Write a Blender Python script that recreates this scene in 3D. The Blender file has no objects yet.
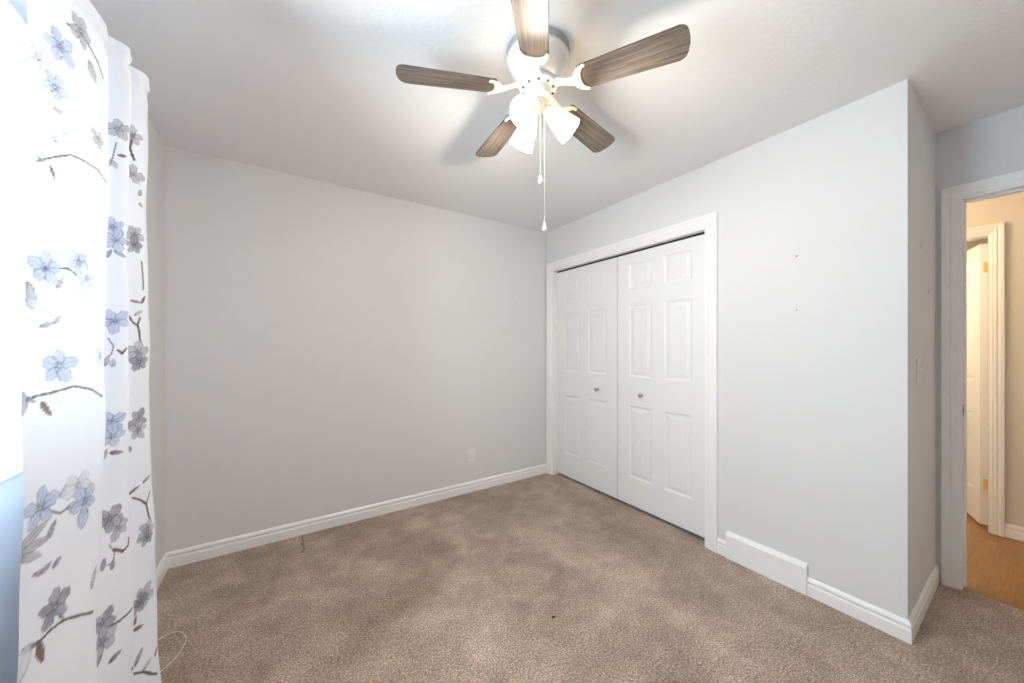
import bpy, bmesh, math, random
import numpy as np
from math import sin, cos, pi, radians as R
from mathutils import Vector, Matrix

random.seed(7)
SC = bpy.context.scene
COL = SC.collection

# ---------------------------------------------------------------- camera
CAM = (-2.2701, -2.8018, 1.2756)
YAW = 56.3836
cam_d = bpy.data.cameras.new('camera')
cam_d.sensor_fit = 'HORIZONTAL'; cam_d.sensor_width = 36.0
cam_d.lens = 352.38 / 1024 * 36.0
cam_d.shift_x = -1.6 / 1024
cam_d.shift_y = 5.7 / 1024
cam_d.clip_start = 0.02
cam = bpy.data.objects.new('camera', cam_d)
cam.location = CAM
cam.rotation_euler = (R(90), 0, R(YAW - 90))
COL.objects.link(cam); SC.camera = cam

# ---------------------------------------------------------------- sky, lamps, exposure
SC.view_settings.view_transform = 'Standard'
SC.view_settings.look = 'None'
SC.view_settings.gamma = 1.0
SC.view_settings.use_curve_mapping = False
SC.view_settings.exposure = 0.96
wd = bpy.data.worlds.new('overcast_sky'); SC.world = wd; wd.use_nodes = True
bg = wd.node_tree.nodes['Background']
bg.inputs['Color'].default_value = (0.76, 0.885, 1.0, 1)
bg.inputs['Strength'].default_value = 15.0
SC.cycles.max_bounces = 12
SC.cycles.diffuse_bounces = 8
SC.cycles.transparent_max_bounces = 16
SC.cycles.use_denoising = True
SC.cycles.sample_clamp_indirect = 6.0

def light(name, kind, loc, energy, color, size=0.1, rot=None, size_y=None):
    d = bpy.data.lights.new(name, kind); d.energy = energy; d.color = color
    if kind == 'AREA':
        d.size = size
        if size_y: d.shape = 'RECTANGLE'; d.size_y = size_y
    elif kind == 'POINT':
        d.shadow_soft_size = size
    o = bpy.data.objects.new(name, d); o.location = loc
    if rot: o.rotation_euler = rot
    COL.objects.link(o); return o

# room dimensions (metres).  Corner of back wall and closet wall is the origin.
H = 2.44
W = 2.8176          # back wall length
L = 2.475           # closet wall length before it steps back
D = 0.7136          # depth of that step = plane of the wall with the bedroom door
YF = -3.60          # front wall, behind the camera
XH = 1.80           # far wall of the hallway
WIN = (-2.20, -1.37, 1.035, 2.02)    # window opening y0,y1,z0,z1

# the window lets the sky in: a portal guides sampling to it
pl = light('window_portal', 'AREA', (-W - 0.12, (WIN[0] + WIN[1]) / 2, (WIN[2] + WIN[3]) / 2), 1.0, (1, 1, 1),
           WIN[3] - WIN[2], (0, R(-90), 0), WIN[1] - WIN[0])
pl.data.cycles.is_portal = True
light('hall_lamp', 'POINT', (1.25, -1.75, 2.28), 15.0, (1.0, 0.70, 0.38), 0.10)
light('far_room_fill', 'POINT', (2.3, -1.5, 1.9), 17.0, (1.0, 0.82, 0.52), 0.15)  # unseen light added to brighten the door across the hall

# ---------------------------------------------------------------- helpers
def link(o, parent=None):
    COL.objects.link(o)
    if parent: o.parent = parent
    return o

class MB:
    """Collects shapes and links them as one mesh object."""
    def __init__(s): s.bm = bmesh.new()
    def quadgrid(s, rows, smooth=False, closed=False):
        vs = [[s.bm.verts.new(p) for p in r] for r in rows]
        n = len(vs[0])
        for a, b in zip(vs, vs[1:]):
            for i in range(n if closed else n - 1):
                j = (i + 1) % n
                f = s.bm.faces.new((a[i], a[j], b[j], b[i])); f.smooth = smooth
        return vs
    def face(s, pts):
        return s.bm.faces.new([s.bm.verts.new(p) for p in pts])
    def box(s, lo, hi, bevel=0.0, seg=2, mat=None):
        r = bmesh.ops.create_cube(s.bm, size=1.0)
        vs = r['verts']
        c = [(a + b) / 2 for a, b in zip(lo, hi)]; d = [abs(b - a) for a, b in zip(lo, hi)]
        for v in vs: v.co = Vector((v.co.x * d[0] + c[0], v.co.y * d[1] + c[1], v.co.z * d[2] + c[2]))
        if bevel:
            es = list({e for v in vs for e in v.link_edges})
            bmesh.ops.bevel(s.bm, geom=es, offset=bevel, segments=seg, affect='EDGES', profile=0.5)
        if mat is not None: s.bm.transform(mat)
        return s
    def lathe(s, prof, n=40, M=Matrix(), smooth=True, cap0=False, cap1=False):
        rows = [[M @ Vector((r * cos(2 * pi * i / n), r * sin(2 * pi * i / n), z)) for i in range(n)] for r, z in prof]
        vs = s.quadgrid(rows, smooth, True)
        if cap0: s.bm.faces.new(list(reversed(vs[0])))
        if cap1: s.bm.faces.new(vs[-1])
        return s
    def tube(s, pts, r, n=8, smooth=True):
        pts = [Vector(p) for p in pts]
        rows = []; up = Vector((0.13, 0.27, 1)).normalized()
        for i, p in enumerate(pts):
            t = (pts[min(i + 1, len(pts) - 1)] - pts[max(i - 1, 0)]).normalized()
            a = t.cross(up)
            if a.length < 1e-3: a = t.cross(Vector((1, 0, 0)))
            a.normalize(); b = t.cross(a)
            rr = r[i] if isinstance(r, (list, tuple)) else r
            rows.append([p + rr * (cos(2 * pi * k / n) * a + sin(2 * pi * k / n) * b) for k in range(n)])
        vs = s.quadgrid(rows, smooth, True)
        s.bm.faces.new(list(reversed(vs[0]))); s.bm.faces.new(vs[-1])
        return s
    def prism(s, poly, z0, z1, M=Matrix(), bevel=0.0):
        a = [s.bm.verts.new(M @ Vector((x, y, z0))) for x, y in poly]
        b = [s.bm.verts.new(M @ Vector((x, y, z1))) for x, y in poly]
        n = len(poly)
        fs = [s.bm.faces.new(list(reversed(a))), s.bm.faces.new(b)]
        for i in range(n):
            fs.append(s.bm.faces.new((a[i], a[(i + 1) % n], b[(i + 1) % n], b[i])))
        if bevel:
            es = list({e for f in fs[:2] for e in f.edges})
            bmesh.ops.bevel(s.bm, geom=es, offset=bevel, segments=2, affect='EDGES')
        return s
    def build(s, name, mat=None, parent=None, weld=1e-5, normals=True):
        if weld: bmesh.ops.remove_doubles(s.bm, verts=s.bm.verts, dist=weld)
        if normals: bmesh.ops.recalc_face_normals(s.bm, faces=s.bm.faces)
        me = bpy.data.meshes.new(name); s.bm.to_mesh(me); s.bm.free()
        if mat: me.materials.append(mat)
        return link(bpy.data.objects.new(name, me), parent)

def tag(o, label, cat, group=None, kind=None):
    o['label'] = label; o['category'] = cat
    if group: o['group'] = group
    if kind: o['kind'] = kind
    return o
def struct(o, label, cat): return tag(o, label, cat, kind='structure')
def empty(name, loc, rotz=0.0):
    o = bpy.data.objects.new(name, None); o.location = loc; o.rotation_euler = (0, 0, rotz)
    o.empty_display_size = 0.05
    COL.objects.link(o); return o

# ---------------------------------------------------------------- materials
def principled(name, color, rough=0.5, metal=0.0, spec=0.5, coat=0.0):
    m = bpy.data.materials.new(name); m.use_nodes = True
    b = m.node_tree.nodes['Principled BSDF']
    b.inputs['Base Color'].default_value = (*color, 1)
    b.inputs['Roughness'].default_value = rough
    b.inputs['Metallic'].default_value = metal
    b.inputs['Specular IOR Level'].default_value = spec
    b.inputs['Coat Weight'].default_value = coat
    return m
def N(m, t, **kw):
    n = m.node_tree.nodes.new(t)
    for k, v in kw.items(): setattr(n, k, v)
    return n
def LK(m, a, b): m.node_tree.links.new(a, b)
def BSDF(m): return m.node_tree.nodes['Principled BSDF']
def tcoord(m, scale=(1, 1, 1), kind='Object', loc=(0, 0, 0), rot=(0, 0, 0)):
    t = N(m, 'ShaderNodeTexCoord'); mp = N(m, 'ShaderNodeMapping')
    mp.inputs['Scale'].default_value = scale; mp.inputs['Location'].default_value = loc; mp.inputs['Rotation'].default_value = rot
    LK(m, t.outputs[kind], mp.inputs['Vector']); return mp.outputs['Vector']
def noise(m, vec, scale, detail=3.0, rough=0.55, dist=0.0):
    n = N(m, 'ShaderNodeTexNoise'); n.inputs['Scale'].default_value = scale
    n.inputs['Detail'].default_value = detail; n.inputs['Roughness'].default_value = rough
    n.inputs['Distortion'].default_value = dist
    LK(m, vec, n.inputs['Vector']); return n.outputs['Fac']
def ramp(m, fac, stops):
    r = N(m, 'ShaderNodeValToRGB'); e = r.color_ramp.elements
    while len(e) < len(stops): e.new(0.5)
    for q, (p, c) in zip(e, stops): q.position = p; q.color = (*c, 1) if len(c) == 3 else c
    LK(m, fac, r.inputs['Fac']); return r.outputs['Color']
def bump(m, height, strength, dist=0.002):
    b = N(m, 'ShaderNodeBump'); b.inputs['Strength'].default_value = strength; b.inputs['Distance'].default_value = dist
    LK(m, height, b.inputs['Height']); LK(m, b.outputs['Normal'], BSDF(m).inputs['Normal'])
def math_n(m, op, a, b=None):
    n = N(m, 'ShaderNodeMath', operation=op)
    for i, v in enumerate((a, b)):
        if v is None: continue
        if isinstance(v, (int, float)): n.inputs[i].default_value = v
        else: LK(m, v, n.inputs[i])
    return n.outputs[0]

def paint(name, color, rough=0.6, tex=180.0, strength=0.06, spec=0.3):
    m = principled(name, color, rough, spec=spec)
    bump(m, noise(m, tcoord(m), tex, 3), strength, 0.002)
    return m
M_WALL = paint('grey_wall_paint', (0.70, 0.702, 0.710), 0.62, 160, 0.08)
M_CEIL = paint('textured_ceiling_paint', (0.82, 0.82, 0.825), 0.75, 42, 0.75, 0.2)
M_HALL = paint('cream_hall_paint', (0.66, 0.62, 0.55), 0.65)
M_TRIM = principled('white_trim_gloss', (0.86, 0.86, 0.86), 0.32)
M_DOOR = principled('white_door_paint', (0.80, 0.805, 0.81), 0.40)
M_PLASTIC = principled('white_plastic', (0.78, 0.78, 0.78), 0.35)
M_DARK = principled('dark_gap', (0.02, 0.02, 0.02), 0.8)
M_METAL_W = principled('white_enamel', (0.80, 0.80, 0.79), 0.28)
M_GREYBAND = principled('grey_vent_band', (0.42, 0.43, 0.44), 0.5)
M_SLOT = principled('dark_grey_slot', (0.10, 0.10, 0.10), 0.6)
M_SLOT_L = principled('pale_grey_slot', (0.42, 0.42, 0.42), 0.6)
M_BRASS = principled('brass', (0.80, 0.55, 0.18), 0.35, 0.7)
M_NICKEL = principled('brushed_nickel', (0.55, 0.53, 0.50), 0.25, 1.0)
M_CHAIN = principled('chain_metal', (0.72, 0.71, 0.68), 0.35, 0.6)
M_CABLE = principled('clear_cord', (0.72, 0.66, 0.58), 0.35)
M_LINT = principled('dark_lint', (0.06, 0.03, 0.03), 0.9)

def carpet():
    m = principled('taupe_carpet', (0.3, 0.24, 0.2), 0.95, spec=0.1)
    v = tcoord(m)
    fine = noise(m, v, 190, 2, 0.7)
    tuft = noise(m, v, 110, 3, 0.7)
    mid = noise(m, v, 8.0, 4, 0.65, 0.2)
    big = noise(m, v, 1.7, 3, 0.6, 0.3)
    s = math_n(m, 'ADD', math_n(m, 'MULTIPLY', fine, 1.4), math_n(m, 'MULTIPLY', tuft, 1.2))
    s = math_n(m, 'ADD', s, math_n(m, 'MULTIPLY', mid, 0.38))
    s = math_n(m, 'ADD', s, math_n(m, 'MULTIPLY', big, 0.62))
    s = math_n(m, 'SUBTRACT', s, 1.255)
    c = ramp(m, s, [(0.12, (0.050, 0.029, 0.018)), (0.40, (0.232, 0.162, 0.117)), (0.60, (0.375, 0.275, 0.208)), (0.90, (0.80, 0.64, 0.52))])
    # a short wavy dark brown line in the carpet near the back wall
    sep = N(m, 'ShaderNodeSeparateXYZ'); LK(m, v, sep.inputs[0])
    wob = math_n(m, 'MULTIPLY', math_n(m, 'SUBTRACT', noise(m, v, 22, 3), 0.5), 0.07)
    dx = math_n(m, 'ABSOLUTE', math_n(m, 'ADD', math_n(m, 'ADD', sep.outputs['X'], 2.143), wob))
    inx = math_n(m, 'LESS_THAN', dx, 0.006)
    iny = math_n(m, 'GREATER_THAN', sep.outputs['Y'], -0.26)
    k = math_n(m, 'MULTIPLY', math_n(m, 'MULTIPLY', inx, iny), 0.75)
    mx = N(m, 'ShaderNodeMix', data_type='RGBA'); LK(m, k, mx.inputs['Factor']); LK(m, c, mx.inputs['A'])
    mx.inputs['B'].default_value = (0.10, 0.055, 0.03, 1)
    LK(m, mx.outputs['Result'], BSDF(m).inputs['Base Color'])
    BSDF(m).inputs['Sheen Weight'].default_value = 0.25
    BSDF(m).inputs['Sheen Roughness'].default_value = 0.6
    h = math_n(m, 'ADD', math_n(m, 'MULTIPLY', fine, 0.6), tuft)
    bump(m, h, 0.9, 0.006)
    return m
M_CARPET = carpet()

def hall_wood():
    m = principled('oak_strip_floor', (0.5, 0.28, 0.1), 0.28)
    v = tcoord(m)
    br = N(m, 'ShaderNodeTexBrick'); LK(m, v, br.inputs['Vector'])
    br.inputs['Scale'].default_value = 1.0; br.inputs['Brick Width'].default_value = 0.55; br.inputs['Row Height'].default_value = 0.085
    br.inputs['Mortar Size'].default_value = 0.0007; br.offset = 0.37
    br.inputs['Color1'].default_value = (0.34, 0.17, 0.052, 1); br.inputs['Color2'].default_value = (0.23, 0.112, 0.033, 1)
    br.inputs['Mortar'].default_value = (0.16, 0.08, 0.03, 1)
    g = noise(m, tcoord(m, (3, 45, 3)), 2.0, 5, 0.6, 0.4)
    mul = N(m, 'ShaderNodeMix', data_type='RGBA', blend_type='MULTIPLY'); mul.inputs['Factor'].default_value = 0.8
    LK(m, br.outputs['Color'], mul.inputs['A'])
    LK(m, ramp(m, g, [(0.3, (0.62, 0.56, 0.50)), (0.65, (1.05, 1.05, 1.05))]), mul.inputs['B'])
    LK(m, mul.outputs['Result'], BSDF(m).inputs['Base Color'])
    return m
M_OAK = hall_wood()

def blade_wood():
    m = principled('grey_oak_blade', (0.2, 0.16, 0.12), 0.45)
    v = tcoord(m, (1.5, 40, 8))
    g = noise(m, v, 2.6, 6, 0.62, 0.7)
    g2 = noise(m, tcoord(m, (4, 120, 20)), 3.0, 3, 0.6)
    s = math_n(m, 'ADD', math_n(m, 'MULTIPLY', g, 0.75), math_n(m, 'MULTIPLY', g2, 0.25))
    LK(m, ramp(m, s, [(0.34, (0.060, 0.046, 0.037)), (0.50, (0.150, 0.119, 0.095)), (0.66, (0.28, 0.23, 0.19))]), BSDF(m).inputs['Base Color'])
    return m
M_BLADE = blade_wood()

def shade_glass():
    m = principled('lit_frosted_glass', (0.95, 0.93, 0.88), 0.4)
    b = BSDF(m)
    b.inputs['Emission Color'].default_value = (1.0, 0.73, 0.42, 1); b.inputs['Emission Strength'].default_value = 4.0
    return m
M_SHADE = shade_glass()
M_BULB = principled('lit_bulb', (1, 0.95, 0.85), 0.4)
BSDF(M_BULB).inputs['Emission Color'].default_value = (1.0, 0.73, 0.42, 1); BSDF(M_BULB).inputs['Emission Strength'].default_value = 20.0

def pane_glass():
    m = bpy.data.materials.new('window_glass'); m.use_nodes = True
    nt = m.node_tree; nt.nodes.remove(nt.nodes['Principled BSDF'])
    tr = N(m, 'ShaderNodeBsdfTransparent'); tr.inputs['Color'].default_value = (0.95, 0.98, 0.98, 1)
    gl = N(m, 'ShaderNodeBsdfGlossy'); gl.inputs['Roughness'].default_value = 0.02
    fr = N(m, 'ShaderNodeFresnel'); fr.inputs['IOR'].default_value = 1.25
    mx = N(m, 'ShaderNodeMixShader')
    LK(m, fr.outputs[0], mx.inputs[0]); LK(m, tr.outputs[0], mx.inputs[1]); LK(m, gl.outputs[0], mx.inputs[2])
    LK(m, mx.outputs[0], nt.nodes['Material Output'].inputs['Surface'])
    return m
M_GLASS = pane_glass()

def curtain_cloth():
    m = bpy.data.materials.new('floral_curtain_cloth'); m.use_nodes = True
    nt = m.node_tree; nt.nodes.remove(nt.nodes['Principled BSDF'])
    at = N(m, 'ShaderNodeAttribute', attribute_name='print')
    df = N(m, 'ShaderNodeBsdfDiffuse'); tl = N(m, 'ShaderNodeBsdfTranslucent')
    LK(m, at.outputs['Color'], df.inputs['Color']); LK(m, at.outputs['Color'], tl.inputs['Color'])
    w = N(m, 'ShaderNodeTexNoise'); w.inputs['Scale'].default_value = 900
    LK(m, tcoord(m), w.inputs['Vector'])
    b = N(m, 'ShaderNodeBump'); b.inputs['Strength'].default_value = 0.15; b.inputs['Distance'].default_value = 0.001
    LK(m, w.outputs['Fac'], b.inputs['Height']); LK(m, b.outputs['Normal'], df.inputs['Normal'])
    mx = N(m, 'ShaderNodeMixShader'); mx.inputs[0].default_value = 0.04
    LK(m, df.outputs[0], mx.inputs[1]); LK(m, tl.outputs[0], mx.inputs[2])
    LK(m, mx.outputs[0], nt.nodes['Material Output'].inputs['Surface'])
    return m
M_CURTAIN = curtain_cloth()

# ---------------------------------------------------------------- room shell
def wall_panel(name, axis, a0, a1, p0, p1, z0, z1, holes, mat, label):
    """A slab between planes p0 (room side) and p1 along the other horizontal axis, with rectangular holes (b0,b1,z0,z1)."""
    us = sorted({a0, a1, *[h[0] for h in holes], *[h[1] for h in holes]})
    zs = sorted({z0, z1, *[max(h[2], z0) for h in holes], *[h[3] for h in holes]})
    def P(u, p, z): return (p, u, z) if axis == 'y' else (u, p, z)
    def solid(i, k):
        if not (0 <= i < len(us) - 1 and 0 <= k < len(zs) - 1): return False
        uc, zc = (us[i] + us[i + 1]) / 2, (zs[k] + zs[k + 1]) / 2
        return not any(h[0] < uc < h[1] and h[2] < zc < h[3] for h in holes)
    mb = MB()
    for i in range(len(us) - 1):
        for k in range(len(zs) - 1):
            if not solid(i, k): continue
            u0, u1, w0, w1 = us[i], us[i + 1], zs[k], zs[k + 1]
            for p in (p0, p1): mb.face([P(u0, p, w0), P(u1, p, w0), P(u1, p, w1), P(u0, p, w1)])
            if not solid(i - 1, k): mb.face([P(u0, p0, w0), P(u0, p1, w0), P(u0, p1, w1), P(u0, p0, w1)])
            if not solid(i + 1, k): mb.face([P(u1, p0, w0), P(u1, p1, w0), P(u1, p1, w1), P(u1, p0, w1)])
            if not solid(i, k - 1): mb.face([P(u0, p0, w0), P(u1, p0, w0), P(u1, p1, w0), P(u0, p1, w0)])
            if not solid(i, k + 1): mb.face([P(u0, p0, w1), P(u1, p0, w1), P(u1, p1, w1), P(u0, p1, w1)])
    return struct(mb.build(name, mat), label, 'wall')

CL = (-1.611, -0.081, 0.0, 2.045)      # closet opening (y0,y1,z0,z1)
BD = (-3.345, -2.555, 0.0, 2.065)      # bedroom door opening
HD = (-2.600, -1.80, 0.0, 2.058)       # door opening across the hall

def slab(name, lo, hi, mat, label, cat):
    return struct(MB().box(lo, hi).build(name, mat), label, cat)
mbf = MB()
mbf.prism([(-W - .1, YF - .1), (D + 0.018, YF - .1), (D + 0.018, -L), (0.72, -L), (0.72, 0.1), (-W - .1, 0.1)], -0.08, 0.0)
struct(mbf.build('floor', M_CARPET), 'taupe cut pile carpet covering the whole bedroom', 'carpet floor')
slab('floor_hall', (D + 0.018, -4.4, -0.08), (4.2, 0.1, -0.004), M_OAK, 'honey oak strip floor of the hallway beyond the door', 'wood floor')
slab('ceiling', (-W - .1, YF - .1, H), (D + 0.13, 0.1, H + 0.1), M_CEIL, 'pale grey textured bedroom ceiling', 'ceiling')
slab('ceiling_hall', (D + 0.13, -4.4, H), (4.2, 0.1, H + 0.1), M_CEIL, 'hallway ceiling beyond the open doorway', 'ceiling')
wall_panel('wall_back', 'x', -W - .1, 0.72, 0.0, 0.1, 0, H, [], M_WALL, 'long plain pale grey back wall with the power outlet')
wall_panel('wall_left', 'y', YF - .1, 0.0, -W, -W - .12, 0, H, [WIN], M_WALL, 'grey window wall behind the floral curtain')
wall_panel('wall_closet', 'y', -L, 0.0, 0.0, 0.1, 0, H, [CL], M_WALL, 'pale grey wall holding the white closet doors')
wall_panel('wall_return', 'x', 0.1, D + .12, -L, -L + 0.1, 0, H, [], M_WALL, 'narrow shaded return wall with the light switch')
wall_panel('wall_door', 'y', YF - .1, -L, D, D + .12, 0, H, [BD], M_WALL, 'grey wall around the open bedroom doorway')
wall_panel('wall_front', 'x', -W, D, YF, YF - .1, 0, H, [], M_WALL, 'grey bedroom wall opposite the back wall')
slab('wall_closet_inside', (0.70, -L + 0.1, 0), (0.72, 0.0, H), M_WALL, 'inner back wall of the closet', 'wall')
# hallway and the room across it
wall_panel('wall_hall', 'y', -4.4, 0.1, XH, XH + .12, 0, H, [HD], M_HALL, 'cream hallway wall seen through the open doorway')
slab('wall_hall_north', (D + .12, -0.6, 0), (XH, -0.5, H), M_HALL, 'end wall of the hallway beside the closet', 'wall')
slab('wall_hall_south', (D + .12, -3.7, 0), (XH, -3.6, H), M_HALL, 'other end wall of the hallway', 'wall')
slab('wall_far_room', (4.1, -4.4, 0), (4.2, 0.1, H), M_HALL, 'back wall of the room across the hall', 'wall')
slab('wall_far_side', (XH + .12, 0.0, 0), (4.1, 0.1, H), M_HALL, 'side wall of the room across the hall', 'wall')
slab('wall_far_south', (XH + .12, -4.4, 0), (4.1, -4.3, H), M_HALL, 'other side wall of the room across the hall', 'wall')

# ---------------------------------------------------------------- baseboards
BB = [(0, 0), (.014, 0), (.014, .054), (.0125, .058), (.0095, .060), (.0095, .066), (.0125, .070), (.0130, .076), (.0110, .083), (.006, .090), (.0025, .092), (0, .092)]
def sweep(mb, stations, caps=True):
    """stations: lists of matching profile points."""
    vs = mb.quadgrid(stations, False, True)
    if caps:
        mb.bm.faces.new(list(reversed(vs[0]))); mb.bm.faces.new(vs[-1])
def board(name, runs, label):
    """runs: list of (start_xy, end_xy, normal_xy, mitre0, mitre1); mitre = +1 inside corner, -1 outside corner, 0 square."""
    mb = MB()
    for a, b, n, m0, m1 in runs:
        a = Vector((*a, 0)); b = Vector((*b, 0)); n = Vector((*n, 0)); t = (b - a).normalized()
        st = []
        for p, sgn, m in ((a, 1, m0), (b, -1, m1)):
            st.append([p + n * o + t * (sgn * m * o) + Vector((0, 0, z)) for o, z in BB])
        sweep(mb, st)
    return struct(mb.build(name, M_TRIM, weld=1e-5), label, 'baseboard')
board('baseboard_back', [((-W, 0), (0, 0), (0, -1), 1, 0)], 'white moulded baseboard along the long back wall')
board('baseboard_left', [((-W, YF), (-W, 0), (1, 0), 1, 1)], 'white baseboard under the window wall behind the curtain')
board('baseboard_right', [((0, -2.129), (0, -L), (-1, 0), 0, -1), ((0, -L), (D, -L), (0, -1), -1, 0)], 'white baseboard wrapping the outside corner beside the vent cover')
board('baseboard_closet', [((0, -1.683), (0, -1.742), (-1, 0), 0, 0)], 'short white baseboard piece between closet casing and vent cover')
board('baseboard_front', [((-W, YF), (D, YF), (0, 1), 1, 0)], 'white baseboard along the front wall')
board('baseboard_hall', [((XH, -2.656), (XH, -3.6), (-1, 0), 0, 0)], 'cream lit hallway baseboard beside the far doorway')

# ---------------------------------------------------------------- casings
def casing_profile(w):
    return [(0.0, 0.0), (0.0, .008), (.004, .0105), (.016, .0115), (.020, .0145), (.026, .0150), (.030, .0120), (w - .024, .0135), (w - .018, .0175), (w - .004, .0185), (w, .016), (w, 0.0)]
def casing(name, axis, plane, nsign, a, b, h, w, label, z0=0.0, four=False):
    """Mitred moulding around an opening a..b (a<b), top h."""
    prof = casing_profile(w)
    def P(u, z, t): return Vector((plane + nsign * t, u, z)) if axis == 'y' else Vector((u, plane + nsign * t, z))
    st = []
    if four:
        st = [[P(a - o, z0 - o, t) for o, t in prof], [P(a - o, h + o, t) for o, t in prof], [P(b + o, h + o, t) for o, t in prof], [P(b + o, z0 - o, t) for o, t in prof]]
        st.append(st[0])
    else:
        st = [[P(a - o, 0, t) for o, t in prof], [P(a - o, h + o, t) for o, t in prof], [P(b + o, h + o, t) for o, t in prof], [P(b + o, 0, t) for o, t in prof]]
    mb = MB(); sweep(mb, st, not four)
    return mb
def jamb_boxes(mb, y0, y1, h, x0, x1, t=0.018):
    mb.box((x0, y0 - t + 0.018, 0), (x1, y0 + 0.018, h)); mb.box((x0, y1 - 0.018, 0), (x1, y1 + t - 0.018, h)); mb.box((x0, y0 + .018, h - .018), (x1, y1 - .018, h))

mb = casing('c', 'y', 0.0, -1, CL[0], CL[1], CL[3], .071, '')
t1 = mb.build('trim_1', M_TRIM)
struct(t1, 'white moulded casing framing the double closet doors', 'door casing')
jm = MB(); j = 0.012
jm.box((-.001, CL[1] - j, 0), (0.10, CL[1] + .001, CL[3] - j)); jm.box((-.001, CL[0] - .001, 0), (0.10, CL[0] + j, CL[3] - j)); jm.box((-.001, CL[0], CL[3] - j), (0.10, CL[1], CL[3] + .001))
jm.build('jamb', M_TRIM, t1)
tr = MB().box((0.052, CL[0] + j, CL[3] - j - .006), (0.092, CL[1] - j, CL[3] - j)).build('shaded_gap_track', M_DARK, t1)  # near-black track strip, its colour stands in for shade in the door gap

mb = casing('c', 'y', D, -1, BD[0], BD[1], BD[3], .060, '')
t2 = mb.build('trim_2', M_TRIM)
struct(t2, 'white moulded casing around the open bedroom doorway', 'door casing')
jm = MB(); j = 0.011
jm.box((D - .001, BD[1] - j, 0), (D + .121, BD[1] + .001, BD[3] - j)); jm.box((D - .001, BD[0] - .001, 0), (D + .121, BD[0] + j, BD[3] - j)); jm.box((D - .001, BD[0], BD[3] - j), (D + .121, BD[1], BD[3] + .001))
jm.build('jamb', M_TRIM, t2)
st = MB(); st.box((D + .045, BD[1] - j - .008, 0), (D + .08, BD[1] - j, BD[3] - j - .0105), .002); st.box((D + .045, BD[0] + j, 0), (D + .08, BD[0] + j + .010, BD[3] - j - .0105), .002); st.box((D + .045, BD[0] + j, BD[3] - j - .010), (D + .08, BD[1] - j, BD[3] - j), .002)
st.build('door_stop', M_TRIM, t2)
sp = MB().box((D + .006, BD[1] - j - .0022, .912), (D + .036, BD[1] - j, .972), .001)
spo = sp.build('strike_plate', M_NICKEL, t2)
MB().box((D + .014, BD[1] - j - .0026, .930), (D + .028, BD[1] - j - .0021, .954)).build('latch_hole', M_DARK, spo)

mb = casing('c', 'y', XH, -1, HD[0], HD[1], HD[3], .058, '')
t3 = mb.build('trim_3', M_TRIM)
struct(t3, 'lit cream casing around the doorway across the hall', 'door casing')
jm = MB(); j = 0.011
jm.box((XH - .001, HD[1] - j, 0), (XH + .121, HD[1] + .001, HD[3] - j)); jm.box((XH - .001, HD[0] - .001, 0), (XH + .121, HD[0] + j, HD[3] - j)); jm.box((XH - .001, HD[0], HD[3] - j), (XH + .121, HD[1], HD[3] + .001))
jm.build('jamb', M_TRIM, t3)

# ---------------------------------------------------------------- six panel doors
def panel_door(name, w, h, th, mat, parent=None, both=False):
    """Door in local coords: x 0..w, front face y=0 looking to -y, thickness +y, z 0..h."""
    st, mu = 0.112 * w / 0.755, 0.10 * w / 0.755
    pw = (w - 2 * st - mu) / 2
    us = [0, st, st + pw, st + pw + mu, w - st, w]
    zs = [0, .220, .790, 1.015, 1.585, 1.712, 1.918, h]
    mb = MB()
    def F(pts, y0=0.0):
        mb.face(pts)
    for i in range(5):
        for k in range(7):
            u0, u1, z0, z1 = us[i], us[i + 1], zs[k], zs[k + 1]
            for side in ((0, 1), (th, -1)) if both else ((0, 1),):
                yb, sg = side
                if i in (1, 3) and k in (1, 3, 5):
                    rings = [(0, 0), (.004, .0012), (.011, .0055), (.018, .0062), (.024, .0055), (.046, .0014), (.050, .0012)]
                    prev = None
                    for o, d in rings:
                        ring = [(u0 + o, yb + sg * d, z0 + o), (u1 - o, yb + sg * d, z0 + o), (u1 - o, yb + sg * d, z1 - o), (u0 + o, yb + sg * d, z1 - o)]
                        if prev:
                            for q in range(4): F([prev[q], prev[(q + 1) % 4], ring[(q + 1) % 4], ring[q]])
                        prev = ring
                    F(prev)
                else:
                    F([(u0, yb, z0), (u1, yb, z0), (u1, yb, z1), (u0, yb, z1)])
    if not both: 
        for i in range(5):
            for k in range(7): F([(us[i], th, zs[k]), (us[i + 1], th, zs[k]), (us[i + 1], th, zs[k + 1]), (us[i], th, zs[k + 1])])
    for i in range(5):
        for z in (0, h): F([(us[i], 0, z), (us[i + 1], 0, z), (us[i + 1], th, z), (us[i], th, z)])
    for k in range(7):
        for u in (0, w): F([(u, 0, zs[k]), (u, 0, zs[k + 1]), (u, th, zs[k + 1]), (u, th, zs[k])])
    return mb.build(name, mat, parent)

def closet_door(name, ystart, wd_, knob_u, label):
    o = panel_door(name, wd_, 1.997, .034, M_DOOR)
    # local x -> world -y, local y -> world +x
    o.rotation_euler = (0, 0, R(-90)); o.location = (0.055, ystart, 0.023)
    struct(o, label, 'closet door')
    Mx = Matrix.Rotation(R(90), 4, 'X')       # lathe axis z -> -y (towards the room)
    k = MB().lathe([(.0, 0), (.012, 0), (.012, .003), (.006, .006), (.0055, .014), (.010, .018), (.0155, .023), (.0165, .028), (.0135, .033), (.006, .0355), (0, .036)], 24, Mx)
    ko = k.build('door_knob', M_NICKEL, o); ko.location = (knob_u, 0, .884)
    ko['label'] = 'small round brushed metal knob'
    return o
closet_door('door_1', -0.0955, 0.755, 0.545, 'left white six panel closet door, next to the back wall')
closet_door('door_2', -0.8575, 0.7395, 0.231, 'right white six panel closet door, on the vent cover side')

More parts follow.
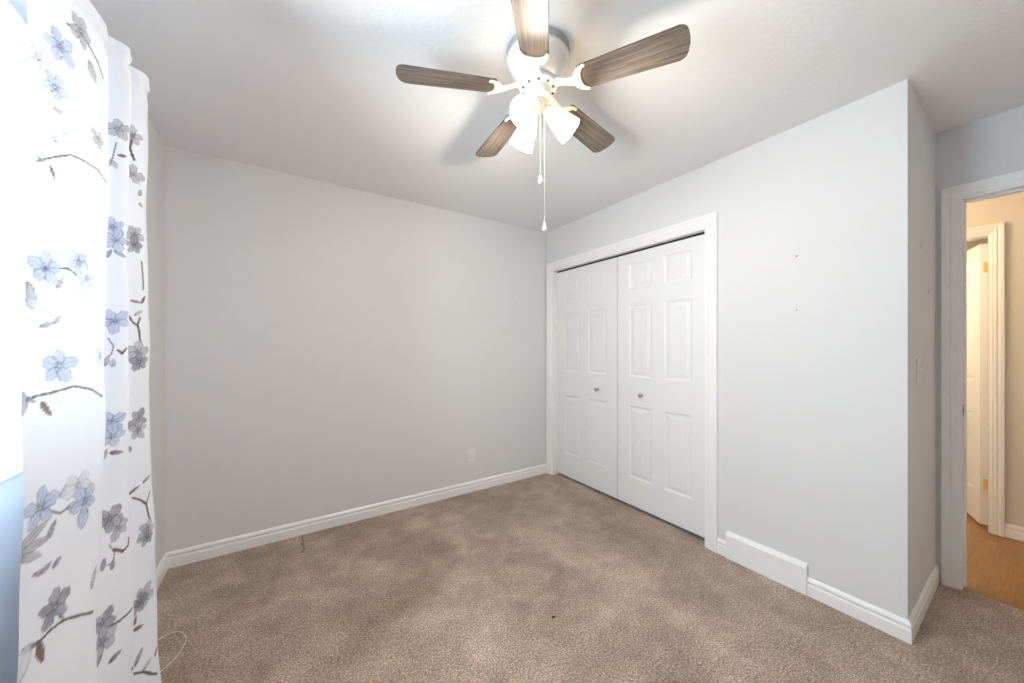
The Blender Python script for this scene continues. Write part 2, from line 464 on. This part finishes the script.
dr = empty('door_3', (XH + .112, HD[0] + .015, 0), R(20))
struct(dr, 'white panelled door ajar across the hall with brass hinges', 'door')
dl = panel_door('door_leaf', .735, 2.0, .035, M_DOOR, dr, True); dl.location = (.006, .001, .012)
for hz in (.30, 1.845):
    hb = MB(); hb.tube([(-.004, -.003, hz - .040), (-.004, -.003, hz + .040)], .006, 10)
    hb.box((.0045, .003, hz - .038), (.0065, .021, hz + .038), .0005)
    hb.build('hinge', M_BRASS, dr)

# ---------------------------------------------------------------- window
wn = struct(casing('c', 'y', -W, 1, WIN[0], WIN[1], WIN[3], .07, '', WIN[2], True).build('window_1', M_TRIM), 'bright white framed window mostly hidden by the floral curtain', 'window')
fr = MB()
xo = -W - .10
def rect_frame(mb, x0, x1, a, b, z0, z1, w):
    mb.box((x0, a, z0), (x1, a + w, z1)); mb.box((x0, b - w, z0), (x1, b, z1)); mb.box((x0, a + w, z0), (x1, b - w, z0 + w)); mb.box((x0, a + w, z1 - w), (x1, b - w, z1))
rect_frame(fr, xo, -W + .001, WIN[0], WIN[1], WIN[2], WIN[3], .018)
fr.build('window_jamb', M_TRIM, wn)
ym = (WIN[0] + WIN[1]) / 2
for nm, a, b, x in (('sash', WIN[0] + .018, ym + .02, xo + .01), ('sash', ym - .02, WIN[1] - .018, xo + .04)):
    f = MB(); rect_frame(f, x, x + .028, a, b, WIN[2] + .018, WIN[3] - .018, .038)
    so = f.build(nm, M_TRIM, wn)
    MB().box((x + .011, a + .037, WIN[2] + .054), (x + .016, b - .037, WIN[3] - .054)).build('glass_pane', M_GLASS, so)
sl = MB().box((-W, WIN[0] - .09, WIN[2] - .028), (-W + .045, WIN[1] + .09, WIN[2] - .004), .005).build('window_sill', M_TRIM, wn)

# ---------------------------------------------------------------- floral curtain
TOP = [(-1.633, 0.115), (-1.401, 0.158), (-1.356, 0.138), (-1.319, 0.184), (-1.245, 0.152), (-1.196, 0.19), (-1.056, 0.155)]
MID = [(-1.701, 0.13), (-1.516, 0.18), (-1.412, 0.145), (-1.348, 0.186), (-1.234, 0.145), (-1.147, 0.186), (-1.0, 0.145)]
BOT = [(-1.804, 0.15), (-1.667, 0.2), (-1.572, 0.165), (-1.351, 0.205), (-1.263, 0.165), (-1.153, 0.215), (-0.994, 0.175)]
def crom(P, n):
    P = np.array(P); Q = np.vstack([2 * P[0] - P[1], P, 2 * P[-1] - P[-2]]); out = []
    for i in range(len(P) - 1):
        p0, p1, p2, p3 = Q[i:i + 4]
        for k in range(n):
            t = k / n
            out.append(.5 * ((2 * p1) + (-p0 + p2) * t + (2 * p0 - 5 * p1 + 4 * p2 - p3) * t * t + (-p0 + 3 * p1 - 3 * p2 + p3) * t ** 3))
    out.append(P[-1]); return np.array(out)
NS, ZT, ZM, ZB, NZ = 50, 2.15, 1.0, .02, 720
cA, cB, cC = crom(TOP, NS), crom(MID, NS), crom(BOT, NS)
zs = np.linspace(ZB, ZT, NZ)[:, None, None]
l0 = (zs - ZM) * (zs - ZT) / ((ZB - ZM) * (ZB - ZT)); l1 = (zs - ZB) * (zs - ZT) / ((ZM - ZB) * (ZM - ZT)); l2 = (zs - ZB) * (zs - ZM) / ((ZT - ZB) * (ZT - ZM))
G = l0 * cC + l1 * cB + l2 * cA                        # rows, cols, (y, d)
S = np.r_[0, np.cumsum(np.linalg.norm(np.diff(cB, axis=0), axis=1))]
nc = len(S)
ZZ = np.linspace(ZB, ZT, NZ)
# hem, header tuck and small wrinkles
wr = 0.0022 * np.sin(ZZ[:, None] * 9 + S[None, :] * 23) + 0.0015 * np.sin(ZZ[:, None] * 21 - S[None, :] * 40)
wr = wr + 0.006 * np.exp(-((ZZ[:, None] - 2.10) / .016) ** 2) * -1 + 0.004 * np.exp(-((ZZ[:, None] - 2.125) / .012) ** 2) * np.sin(S[None, :] * 160)
co = np.zeros((NZ, nc, 3))
co[..., 0] = -W + G[..., 1] + wr; co[..., 1] = G[..., 0]; co[..., 2] = ZZ[:, None]
# printed pattern: sprays of blossom laid out on the cloth in metres (s across, z up)
MOTIFS = [
    ('B', [(0.018, 1.664), (0.051, 1.688), (0.105, 1.723), (0.144, 1.729), (0.194, 1.729), (0.22, 1.709)], 0.0035, 'twig'),
    ('L', (0.027, 1.673), 0.022, 0.008, -20, 'dark'),
    ('L', (0.056, 1.658), 0.035, 0.012, -60, 'brown'),
    ('F', (0.123, 1.475), 0.046, 200, 'blue', 5, 360),
    ('F', (0.039, 1.442), 0.05, 20, 'blue', 5, 360),
    ('F', (0.152, 1.442), 0.045, 120, 'pale', 5, 360),
    ('L', (0.134, 1.406), 0.05, 0.03, -95, 'pale'),
    ('L', (0.071, 1.418), 0.035, 0.012, 60, 'grey'),
    ('B', [(0.039, 1.442), (0.09, 1.454), (0.139, 1.433)], 0.004, 'twig'),
    ('L', (0.008, 1.38), 0.06, 0.03, -80, 'grey'),
    ('L', (0.026, 1.362), 0.05, 0.02, -15, 'pale'),
    ('L', (0.047, 1.326), 0.03, 0.011, 20, 'grey'),
    ('L', (0.066, 1.335), 0.028, 0.011, 50, 'grey'),
    ('L', (0.039, 1.321), 0.024, 0.01, 5, 'grey'),
    ('F', (0.077, 1.235), 0.052, 15, 'blue', 5, 360),
    ('B', [(0.0, 1.166), (0.029, 1.175), (0.059, 1.178), (0.107, 1.187), (0.155, 1.175), (0.201, 1.152)], 0.0038, 'twig'),
    ('L', (0.02, 1.169), 0.026, 0.011, -25, 'dark'),
    ('L', (0.05, 1.146), 0.04, 0.014, -60, 'brown'),
    ('L', (0.0, 1.164), 0.05, 0.03, -80, 'grey'),
    ('F', (0.125, 0.962), 0.05, 200, 'pale', 5, 360),
    ('L', (0.093, 0.962), 0.03, 0.014, 60, 'blue'),
    ('F', (0.039, 0.947), 0.058, 20, 'blue', 5, 360),
    ('F', (0.143, 0.921), 0.05, 120, 'blue', 5, 360),
    ('L', (0.138, 0.882), 0.048, 0.036, -95, 'blue'),
    ('L', (0.112, 0.921), 0.03, 0.02, 0, 'blue'),
    ('B', [(0.043, 0.944), (0.084, 0.918), (0.104, 0.924), (0.142, 0.912)], 0.004, 'dark'),
    ('L', (0.063, 0.894), 0.04, 0.014, 60, 'dark'),
    ('L', (0.023, 0.9), 0.075, 0.022, 25, 'grey'),
    ('L', (0.027, 0.879), 0.075, 0.02, 5, 'grey'),
    ('L', (0.019, 0.861), 0.05, 0.02, -20, 'grey'),
    ('L', (0.046, 0.823), 0.03, 0.012, 25, 'dark'),
    ('L', (0.07, 0.823), 0.026, 0.012, 40, 'dark'),
    ('L', (0.034, 0.823), 0.024, 0.012, 10, 'dark'),
    ('F', (0.068, 0.734), 0.056, 25, 'dark', 5, 360),
    ('L', (0.083, 0.704), 0.02, 0.007, -60, 'twig'),
    ('B', [(0.011, 0.69), (0.041, 0.69), (0.06, 0.695), (0.083, 0.695), (0.106, 0.687), (0.168, 0.657)], 0.0045, 'twig'),
    ('L', (0.018, 0.692), 0.03, 0.016, -15, 'dark'),
    ('L', (0.041, 0.666), 0.05, 0.018, -75, 'brown'),
    ('L', (0.004, 0.669), 0.07, 0.04, 70, 'pale'),
    ('F', (0.074, 1.957), 0.055, 40, 'blue', 5, 360),
    ('F', (0.023, 1.889), 0.05, 100, 'pale', 5, 360),
    ('F', (0.133, 2.043), 0.05, 0, 'grey', 5, 360),
    ('L', (0.174, 1.972), 0.05, 0.03, -60, 'grey'),
    ('B', [(0.091, 2.026), (0.148, 2.037), (0.197, 2.017), (0.218, 1.987)], 0.005, 'dark'),
    ('F', (0.068, 1.857), 0.045, 70, 'blue', 5, 360),
    ('L', (0.077, 1.809), 0.03, 0.012, 20, 'grey'),
    ('F', (0.066, 1.738), 0.04, -60, 'pale', 5, 360),
    ('L', (0.106, 1.756), 0.05, 0.018, -30, 'pale'),
    ('F', (0.189, 1.809), 0.035, 0, 'grey', 5, 360),
    ('B', [(0.33, 1.857), (0.326, 1.809), (0.318, 1.777)], 0.003, 'grey'),
    ('L', (0.319, 1.792), 0.028, 0.012, 80, 'grey'),
    ('L', (0.331, 1.792), 0.024, 0.013, -70, 'grey'),
    ('F', (0.329, 1.898), 0.04, 20, 'grey', 5, 360),
    ('F', (0.328, 1.614), 0.042, 30, 'blue', 5, 360),
    ('F', (0.336, 1.578), 0.045, 80, 'blue', 5, 360),
    ('L', (0.322, 1.537), 0.03, 0.012, 65, 'dark'),
    ('L', (0.347, 1.54), 0.034, 0.012, -25, 'dark'),
    ('F', (0.336, 1.35), 0.05, -20, 'blue', 5, 360),
    ('B', [(0.325, 1.3), (0.336, 1.279), (0.333, 1.255), (0.327, 1.249)], 0.003, 'grey'),
    ('B', [(0.345, 1.267), (0.354, 1.258), (0.364, 1.273)], 0.005, 'brown'),
    ('L', (0.325, 1.238), 0.03, 0.014, 80, 'grey'),
    ('L', (0.338, 1.232), 0.024, 0.013, 90, 'grey'),
    ('F', (0.19, 1.255), 0.035, 0, 'pale', 5, 360),
    ('F', (0.337, 1.069), 0.044, 30, 'blue', 5, 360),
    ('F', (0.34, 1.03), 0.045, 80, 'blue', 5, 360),
    ('B', [(0.347, 1.072), (0.366, 1.086)], 0.004, 'dark'),
    ('L', (0.323, 0.983), 0.034, 0.014, 65, 'dark'),
    ('L', (0.352, 0.983), 0.036, 0.013, -10, 'brown'),
    ('F', (0.338, 0.811), 0.052, -20, 'dark', 5, 360),
    ('F', (0.356, 0.778), 0.045, 30, 'grey', 5, 360),
    ('B', [(0.334, 0.743), (0.347, 0.716), (0.345, 0.695), (0.329, 0.692)], 0.003, 'grey'),
    ('B', [(0.345, 0.725), (0.37, 0.707), (0.388, 0.713), (0.391, 0.731)], 0.006, 'brown'),
    ('L', (0.319, 0.701), 0.032, 0.017, 80, 'dark'),
    ('L', (0.343, 0.687), 0.026, 0.015, 90, 'dark'),
    ('L', (0.169, 0.734), 0.05, 0.016, 65, 'grey'),
    ('F', (0.326, 0.55), 0.05, 50, 'dark', 5, 360),
    ('F', (0.328, 0.506), 0.055, 100, 'grey', 5, 360),
    ('B', [(0.343, 0.53), (0.371, 0.524), (0.417, 0.527)], 0.005, 'twig'),
    ('L', (0.316, 0.467), 0.035, 0.016, 50, 'brown'),
    ('L', (0.362, 0.441), 0.04, 0.016, 5, 'brown'),
    ('F', (0.478, 1.94), 0.04, 20, 'grey', 5, 360),
    ('B', [(0.482, 1.949), (0.477, 1.901), (0.486, 1.88), (0.491, 1.869)], 0.006, 'twig'),
    ('L', (0.344, 1.824), 0.02, 0.01, 20, 'twig'),
    ('F', (0.49, 1.821), 0.045, 80, 'grey', 5, 360),
    ('L', (0.512, 1.771), 0.024, 0.013, 80, 'dark'),
    ('L', (0.517, 1.732), 0.018, 0.009, -45, 'dark'),
    ('F', (0.508, 1.632), 0.045, 60, 'grey', 5, 360),
    ('F', (0.508, 1.599), 0.04, 20, 'dark', 5, 360),
    ('B', [(0.532, 1.552), (0.541, 1.463)], 0.004, 'dark'),
    ('L', (0.525, 1.421), 0.03, 0.01, -10, 'twig'),
    ('L', (0.544, 1.43), 0.03, 0.01, 70, 'twig'),
    ('L', (0.535, 1.386), 0.028, 0.011, 40, 'grey'),
    ('B', [(0.51, 1.374), (0.525, 1.353), (0.538, 1.344), (0.544, 1.326), (0.55, 1.291)], 0.005, 'twig'),
    ('B', [(0.537, 1.347), (0.541, 1.371)], 0.005, 'twig'),
    ('F', (0.545, 1.261), 0.045, 80, 'grey', 5, 360),
    ('F', (0.551, 1.229), 0.04, 20, 'dark', 5, 360),
    ('F', (0.558, 1.042), 0.05, 60, 'dark', 5, 360),
    ('F', (0.559, 1.009), 0.045, 20, 'grey', 5, 360),
    ('L', (0.537, 0.953), 0.02, 0.01, -80, 'dark'),
    ('L', (0.589, 0.844), 0.034, 0.012, 30, 'dark'),
    ('L', (0.552, 0.823), 0.034, 0.012, 30, 'twig'),
    ('B', [(0.549, 0.799), (0.571, 0.784), (0.594, 0.761), (0.609, 0.71)], 0.005, 'twig'),
    ('B', [(0.594, 0.764), (0.606, 0.796)], 0.004, 'twig'),
    ('F', (0.603, 0.678), 0.045, 70, 'grey', 5, 360),
    ('F', (0.603, 0.651), 0.035, 20, 'dark', 5, 360),
    ('F', (0.608, 0.467), 0.055, 60, 'grey', 5, 360),
    ('F', (0.591, 0.455), 0.045, 10, 'dark', 5, 360),
    ('L', (0.583, 0.411), 0.03, 0.012, 80, 'brown'),
    ('L', (0.595, 0.381), 0.035, 0.014, -10, 'brown'),
    ('B', [(0.437, 0.352), (0.61, 0.236), (0.642, 0.204), (0.669, 0.183)], 0.006, 'twig'),
    ('L', (0.597, 0.293), 0.05, 0.016, 60, 'dark'),
    ('L', (0.623, 0.248), 0.04, 0.014, 35, 'grey'),
    ('L', (0.661, 0.26), 0.03, 0.016, 60, 'twig'),
]

rgb = np.ones((NZ, nc, 3)) * np.array([0.80, 0.845, 0.925])
ZG = np.repeat(ZZ[:, None], nc, 1)
SS = np.concatenate([np.zeros((NZ, 1)), np.cumsum(np.linalg.norm(np.diff(G, axis=1), axis=2), axis=1)], 1)
rng = np.random.default_rng(3)
TONE = {'blue': ((.50, .58, .78), (.08, .11, .24)), 'grey': ((.46, .47, .53), (.07, .07, .10)), 'pale': ((.70, .74, .80), (.32, .36, .48)),  # blue tone paints bluish window glare into the grey-blue print
        'dark': ((.30, .31, .38), (.03, .03, .055)), 'brown': ((.22, .13, .10), (.08, .035, .03)), 'twig': ((.13, .10, .10), (.05, .035, .04))}
def blob(cs, cz, ln, wdt, ang, tone, root=0.0, alpha=0.92):
    """Soft petal with a dark rim and veins, its base at (cs,cz) when root=1, else its middle there."""
    light_c, dark_c = (np.array(c) for c in TONE[tone])
    ca, sa = cos(ang), sin(ang)
    m = (abs(SS - cs) < ln) & (abs(ZG - cz) < ln)
    if not m.any(): return
    ds, dz = SS[m] - cs, ZG[m] - cz
    u = (ds * ca + dz * sa) / ln + (0.0 if root else 0.5)       # 0..1 along the petal
    v = (-ds * sa + dz * ca) / (wdt * .5)
    uu = np.clip(u, 0.001, .999)
    prof = np.sin(np.pi * uu ** (1.15 if root else 0.8)) ** 0.62
    v = v + (.10 if root else .04) * np.sin(u * 15 + cs * 300)
    e = prof - abs(v)
    a = np.clip(e / .16, 0, 1) * ((u > 0) & (u < 1)) * alpha
    rim = np.clip(1 - e / .38, 0, 1)
    vein = np.clip(np.cos(v / np.maximum(prof, .1) * 7.5) * .5 + .1, 0, 1) * np.clip(1.25 - u, 0, 1)
    k = np.clip(.85 * rim ** 1.6 + .70 * vein + .60 * np.clip(.35 - u, 0, 1) / .35, 0, 1)[:, None]
    c = light_c * (1 - k) + dark_c * k
    a = a * (.90 + .10 * np.sin(SS[m] * 95 + ZG[m] * 60 + cs * 50))
    rgb[m] = rgb[m] * (1 - a[:, None]) + c * a[:, None]
def flower(c, r, rot, tone, n, spread):
    for i in range(n):
        an = R(rot + (i - (n - 1) / 2) * spread / n) + rng.uniform(-.16, .16)
        ln = r * rng.uniform(.66, .88)
        blob(c[0], c[1], ln, ln * rng.uniform(.58, .80), an, tone, 1.0)
    for i in range(4):
        an = rng.uniform(0, 2 * pi); q = r * .10
        blob(c[0] + q * cos(an), c[1] + q * sin(an), r * .16, r * .07, an, 'dark')
def branch(pts, wdt, tone):
    dark_c = np.array(TONE[tone][1]); light_c = np.array(TONE[tone][0])
    for (s0, z0), (s1, z1) in zip(pts, pts[1:]):
        m = (SS > min(s0, s1) - .02) & (SS < max(s0, s1) + .02) & (ZG > min(z0, z1) - .02) & (ZG < max(z0, z1) + .02)
        if not m.any(): continue
        dx, dz = s1 - s0, z1 - z0; l2_ = dx * dx + dz * dz + 1e-9
        t = np.clip(((SS[m] - s0) * dx + (ZG[m] - z0) * dz) / l2_, 0, 1)
        d = np.hypot(SS[m] - s0 - t * dx, ZG[m] - z0 - t * dz) + .0006 * np.sin(ZG[m] * 700 + SS[m] * 500)
        a = np.clip((wdt * .62 - d) / .0016 + .5, 0, 1)[:, None] * .9
        k = np.clip(d / (wdt * .6), 0, 1)[:, None]
        rgb[m] = rgb[m] * (1 - a) + (dark_c * (1 - k) + light_c * k) * a
for mo in MOTIFS:
    if mo[0] == 'B': branch(*mo[1:])
for mo in MOTIFS:
    if mo[0] == 'L': blob(mo[1][0], mo[1][1], mo[2], mo[3], R(mo[4]), mo[5])
for mo in MOTIFS:
    if mo[0] == 'F': flower(*mo[1:])
me = bpy.data.meshes.new('curtain')
idx = np.arange(NZ * nc).reshape(NZ, nc)
fc = np.stack([idx[:-1, :-1], idx[:-1, 1:], idx[1:, 1:], idx[1:, :-1]], -1).reshape(-1, 4)
me.from_pydata(co.reshape(-1, 3).tolist(), [], fc.tolist())
at = me.attributes.new('print', 'FLOAT_COLOR', 'POINT')
at.data.foreach_set('color', np.concatenate([rgb.reshape(-1, 3), np.ones((NZ * nc, 1))], 1).astype(np.float32).ravel())
me.polygons.foreach_set('use_smooth', np.ones(len(me.polygons), dtype=bool))
me.materials.append(M_CURTAIN)
cur = link(bpy.data.objects.new('curtain', me))
tag(cur, 'long white curtain printed with grey-blue blossom sprays, bluish window glare painted in', 'curtain')
rod = MB().tube([(-W + .098, -3.25, 2.105), (-W + .098, -1.14, 2.105)], .008, 12).build('curtain_rod', M_METAL_W)
tag(rod, 'slim white rod carrying the floral curtain over the window', 'curtain rod')
for yb in (-3.1, -1.16):
    MB().box((-W, yb - .01, 2.09), (-W + .102, yb + .01, 2.10), .002).build('rod_bracket', M_METAL_W, rod)

# ---------------------------------------------------------------- ceiling fan
FX, FY = -1.423, -1.7015
fan = empty('ceiling_fan', (FX, FY, H))
tag(fan, 'white ceiling fan with five grey wood blades and lit glass shades', 'ceiling fan')
z = lambda a: a - H
MB().lathe([(0, 0), (.120, 0), (.121, z(2.436)), (.119, z(2.404)), (.123, z(2.400)), (.123, z(2.390)), (.117, z(2.386)), (.113, z(2.370)), (.106, z(2.352)), (.094, z(2.333)), (.084, z(2.319)), (.078, z(2.312)), (0, z(2.312))], 64).build('motor_housing', M_METAL_W, fan)
bnd = MB()
for i in range(72):
    a = 2 * pi * i / 72
    bnd.box((  .1190, -.0016, z(2.433)), (.1225, .0016, z(2.408)), 0)
    bmesh.ops.rotate(bnd.bm, verts=bnd.bm.verts[-8:], cent=(0, 0, 0), matrix=Matrix.Rotation(a, 3, 'Z'))
bnd.lathe([(.1195, z(2.434)), (.1212, z(2.434)), (.1212, z(2.407)), (.1195, z(2.407))], 64)
bd = bnd.build('vent_band', M_GREYBAND, fan); bd['label'] = 'ribbed grey vent band next to the ceiling'
MB().lathe([(0, z(2.312)), (.070, z(2.312)), (.074, z(2.307)), (.074, z(2.292)), (.068, z(2.287)), (.050, z(2.285)), (0, z(2.285))], 48).build('rotor_hub', M_METAL_W, fan)
sc = MB()
for i in range(10):
    a = 2 * pi * (i + .5) / 10
    sc.lathe([(0, 0), (.0055, 0), (.0055, -.003), (.004, -.004), (0, -.004)], 10, Matrix.Translation((.061 * cos(a), .061 * sin(a), z(2.2865))))
so = sc.build('hub_screws', M_SLOT, fan); so['kind'] = 'stuff'
MB().lathe([(0, z(2.286)), (.049, z(2.286)), (.051, z(2.280)), (.051, z(2.256)), (.047, z(2.246)), (.034, z(2.240)), (0, z(2.240))], 40).build('switch_housing', M_METAL_W, fan)
MB().lathe([(0, z(2.241)), (.030, z(2.241)), (.034, z(2.234)), (.034, z(2.222)), (.026, z(2.208)), (.010, z(2.200)), (0, z(2.199))], 32).build('light_fitter', M_METAL_W, fan)

# blade outline, local x outward
def blade_poly():
    pts = []
    r0, r1 = .165, .536
    wa, wb = .050, .060
    pts += [(r0 + .006, -wa), (r1 - .032, -wb)]
    for k in range(1, 8):
        a = -pi / 2 + (pi / 2) * k / 8
        pts.append((r1 - .032 + .026 * cos(a), -wb + .026 + .026 * sin(a)))
    for k in range(0, 9):
        t = -1 + 2 * k / 8
        pts.append((r1 - .006 + .006 * (1 - t * t), (wb - .026) * t))
    for k in range(1, 8):
        a = (pi / 2) * k / 8
        pts.append((r1 - .032 + .026 * cos(a), wb - .026 + .026 * sin(a)))
    pts += [(r1 - .032, wb), (r0 + .006, wa), (r0, wa - .008), (r0, -wa + .008)]
    return pts
bl0 = MB().prism(blade_poly(), -.003, .003, bevel=.0015).build('fan_blade', M_BLADE, fan)
def iron_mesh():
    mb = MB()
    # crescent plate under the blade root
    poly = []
    for k in range(17):
        a = pi / 2 + pi * k / 16
        poly.append((.193 + .052 * cos(a), .052 * sin(a)))
    for k in range(17):
        a = 3 * pi / 2 - pi * k / 16
        poly.append((.196 + .024 * cos(a), .045 * sin(a)))
    mb.prism(poly, -.0085, -.0035, bevel=.0012)
    for sg in (-1, 1):
        mb.lathe([(0, -.0125), (.004, -.0125), (.007, -.010), (.007, -.0085), (0, -.0085)], 12, Matrix.Translation((.192, .047 * sg, 0)))
    mb.lathe([(0, -.0125), (.004, -.0125), (.007, -.010), (.007, -.0085), (0, -.0085)], 12, Matrix.Translation((.157, 0, 0)))
    # curved arm to the hub
    rows = []
    for k in range(9):
        t = k / 8; x = .066 + .086 * t; zc = .018 - .024 * (t * t * (3 - 2 * t)); hw = .013 + .006 * (2 * t - 1) ** 2
        rows.append([(x, -hw, zc - .004), (x, hw, zc - .004), (x, hw, zc + .003), (x, -hw, zc + .003)])
    sweep(mb, rows)
    return mb
ir0 = iron_mesh().build('blade_iron', M_METAL_W, fan)
BZ = z(2.280)
for i in range(5):
    an = R(156.5 - 72 * i)
    b = bl0 if i == 0 else bl0.copy()
    q = ir0 if i == 0 else ir0.copy()
    for o in (b, q):
        if i: COL.objects.link(o); o.parent = fan
        o.matrix_local = Matrix.Translation((0, 0, BZ)) @ Matrix.Rotation(an, 4, 'Z') @ Matrix.Rotation(R(-12), 4, 'X')
# three lit shades
AZ0, DIP = YAW + 31, R(42)
for i in range(3):
    az = R(AZ0 - 120 * i)
    ax = Vector((cos(DIP) * cos(az), cos(DIP) * sin(az), -sin(DIP)))
    org = Vector((0, 0, z(2.240)))
    Mx = Matrix.Translation(org) @ ax.to_track_quat('Z', 'Y').to_matrix().to_4x4()
    ar = MB().tube([org + ax * .012 + Vector((0, 0, -.006)), org + ax * .03, org + ax * .045], [.010, .009, .010], 12)
    ar.lathe([(0, .040), (.016, .040), (.021, .046), (.023, .052), (.023, .066), (.020, .068), (0, .068)], 24, Mx)
    ho = ar.build('lamp_holder', M_METAL_W, fan)
    sh = MB().lathe([(.020, .058), (.023, .060), (.031, .078), (.039, .105), (.0455, .135), (.0505, .165), (.052, .172), (.0495, .172), (.048, .165), (.043, .135), (.036, .105), (.028, .078), (.019, .062)], 36, Mx)
    sh.build('lamp_shade', M_SHADE, fan)
    bb = MB().lathe([(0, .066), (.013, .066), (.013, .085), (.022, .105), (.026, .122), (.022, .138), (.012, .147), (0, .149)], 24, Mx)
    bb.build('bulb', M_BULB, ho)
    gl = light('bulb_light', 'POINT', (0, 0, 0), 12.5, (1.0, 0.925, 0.83), .03)
    gl.location = Vector((FX, FY, H)) + org + ax * .158
# pull chains
for dx, dz, zt, zb, lab in ((.008, -.010, 2.243, 1.914, 'shorter pull chain'), (.026, .012, 2.243, 1.737, 'longer pull chain')):
    rt = Vector((cos(R(YAW - 90)), sin(R(YAW - 90)), 0)); fwv = Vector((cos(R(YAW)), sin(R(YAW)), 0))
    p = rt * dx + fwv * dz
    ch = MB(); z0, z1 = z(zt), z(zb) + .030
    ch.tube([(p.x, p.y, z0), (p.x, p.y, z1)], .0011, 6)
    n = int((z0 - z1) / .0095)
    for k in range(n):
        ch.lathe([(0, -.0022), (.0019, -.001), (.0019, .001), (0, .0022)], 6, Matrix.Translation((p.x, p.y, z0 - (k + .5) * (z0 - z1) / n)))
    co_ = ch.build('pull_chain', M_CHAIN, fan); co_['label'] = lab
    MB().lathe([(0, .034), (.003, .034), (.0035, .030), (.005, .022), (.0085, .012), (.0098, .006), (.0085, .001), (.005, -.0015), (0, -.002)], 20, Matrix.Translation((p.x, p.y, z(zb)))).build('pull_knob', M_PLASTIC, co_)

# ---------------------------------------------------------------- small things
# vent cover on the closet wall
vc = MB()
y0, y1 = -1.738, -2.129
prof = [(0, 0), (.020, 0), (.022, .003), (.022, .140), (.018, .152), (.008, .159), (0, .160)]
sweep(vc, [[(-t, y0, zz) for t, zz in prof], [(-t, y1, zz) for t, zz in prof]])
vco = vc.build('vent_cover', M_TRIM)
tag(vco, 'white sheet metal vent cover low on the closet wall', 'vent cover')
MB().box((-.0235, -1.936, .004), (-.0215, -1.928, .134), .0006).build('centre_seam', M_TRIM, vco)
MB().box((-.0245, y1 + .002, .136), (-.0205, y0 - .002, .141), .001).build('top_lip', M_TRIM, vco)

def plate(name, w, h, M, cat, label, mk):
    o = MB().box((-w / 2, -.005, -h / 2), (w / 2, 0, h / 2), .002).build(name, M_PLASTIC)
    o.matrix_world = M; tag(o, label, cat); mk(o); return o
def outlet_bits(o):
    for dz in (.02, -.02):
        r = MB().box((-.017, -.0075, dz - .0135), (.017, -.004, dz + .0135), .003).build('socket', M_PLASTIC, o)
        for dx in (-.006, .006): MB().box((dx - .0012, -.0079, dz - .002), (dx + .0012, -.0074, dz + .007)).build('slot', M_SLOT_L, r)
        MB().lathe([(0, 0), (.0024, 0), (.0024, .0006), (0, .0006)], 10, Matrix.Translation((0, -.0073, dz - .008)) @ Matrix.Rotation(R(90), 4, 'X')).build('slot', M_SLOT_L, r)
    MB().lathe([(0, 0), (.003, 0), (.002, .0012), (0, .0014)], 10, Matrix.Translation((0, -.005, 0)) @ Matrix.Rotation(R(90), 4, 'X')).build('screw', M_NICKEL, o)
plate('power_outlet', .070, .115, Matrix.Translation((-.858, 0, .319)), 'outlet', 'white double power outlet low on the plain back wall', outlet_bits)
def switch_bits(o):
    MB().box((-.0055, -.016, -.004), (.0055, -.004, .016), .001, mat=Matrix.Rotation(R(18), 4, 'X')).build('toggle', M_PLASTIC, o)
    for dz in (.03, -.03): MB().lathe([(0, 0), (.003, 0), (.002, .0012), (0, .0014)], 10, Matrix.Translation((0, -.005, dz)) @ Matrix.Rotation(R(90), 4, 'X')).build('screw', M_NICKEL, o)
plate('light_switch', .070, .115, Matrix.Translation((.220, -L, 1.164)), 'light switch', 'white toggle light switch on the narrow return wall', switch_bits)

# old nail holes in the plaster
def nail_hole(M, r, label, grp, out=.0012):
    o = MB().lathe([(r * 2.0, 0), (r * 1.6, out), (r * 1.1, out * 1.2), (r * .9, out * .3)], 14, Matrix.Rotation(R(90), 4, 'X')).build('nail_hole', M_WALL)
    o.matrix_world = M; tag(o, label, 'nail hole', grp)
    MB().lathe([(0, out * .9), (r * .98, out * .35)], 12, Matrix.Rotation(R(90), 4, 'X')).build('hole', M_DARK, o)
    return o
RB = Matrix.Rotation(R(-90), 4, 'Z')          # local -y -> world -x
nail_hole(Matrix.Translation((0, -2.081, 1.756)) @ RB, .0045, 'upper of two patched nail holes in the closet wall', 'nail holes in the walls')
nail_hole(Matrix.Translation((0, -2.081, 1.472)) @ RB, .0036, 'lower fainter nail hole in the closet wall', 'nail holes in the walls')
nail_hole(Matrix.Translation((.292, -L, 1.766)), .0105, 'upper chipped nail hole in the narrow return wall', 'nail holes in the walls', .006)
nail_hole(Matrix.Translation((.505, -L, 1.569)), .0085, 'lower nail hole in the narrow return wall', 'nail holes in the walls', .006)
nail_hole(Matrix.Translation((-.373, 0, 1.700)), .0032, 'tiny nail hole high on the back wall near the corner', 'nail holes in the walls')

# thin cord looping on the carpet
loop = [(-2.76, -.70), (-2.72, -.685), (-2.697, -.674), (-2.669, -.655), (-2.640, -.664), (-2.618, -.700), (-2.607, -.745), (-2.611, -.804), (-2.627, -.85), (-2.655, -.884), (-2.70, -.905), (-2.76, -.90)]
lp = crom(loop, 8)
cd = MB().tube([(x, y, .006 + .004 * sin(i * .13)) for i, (x, y) in enumerate(lp)], .0021, 8).build('cord', M_CABLE)
tag(cd, 'thin pale cord looped on the carpet by the curtain', 'cord')
ln_ = MB().tube([(-1.204, -1.526, .003), (-1.198, -1.523, .006), (-1.191, -1.525, .005), (-1.186, -1.529, .003)], [.0015, .004, .004, .0015], 8).build('lint', M_LINT)
tag(ln_, 'tiny dark lint speck lying on the open carpet', 'lint')
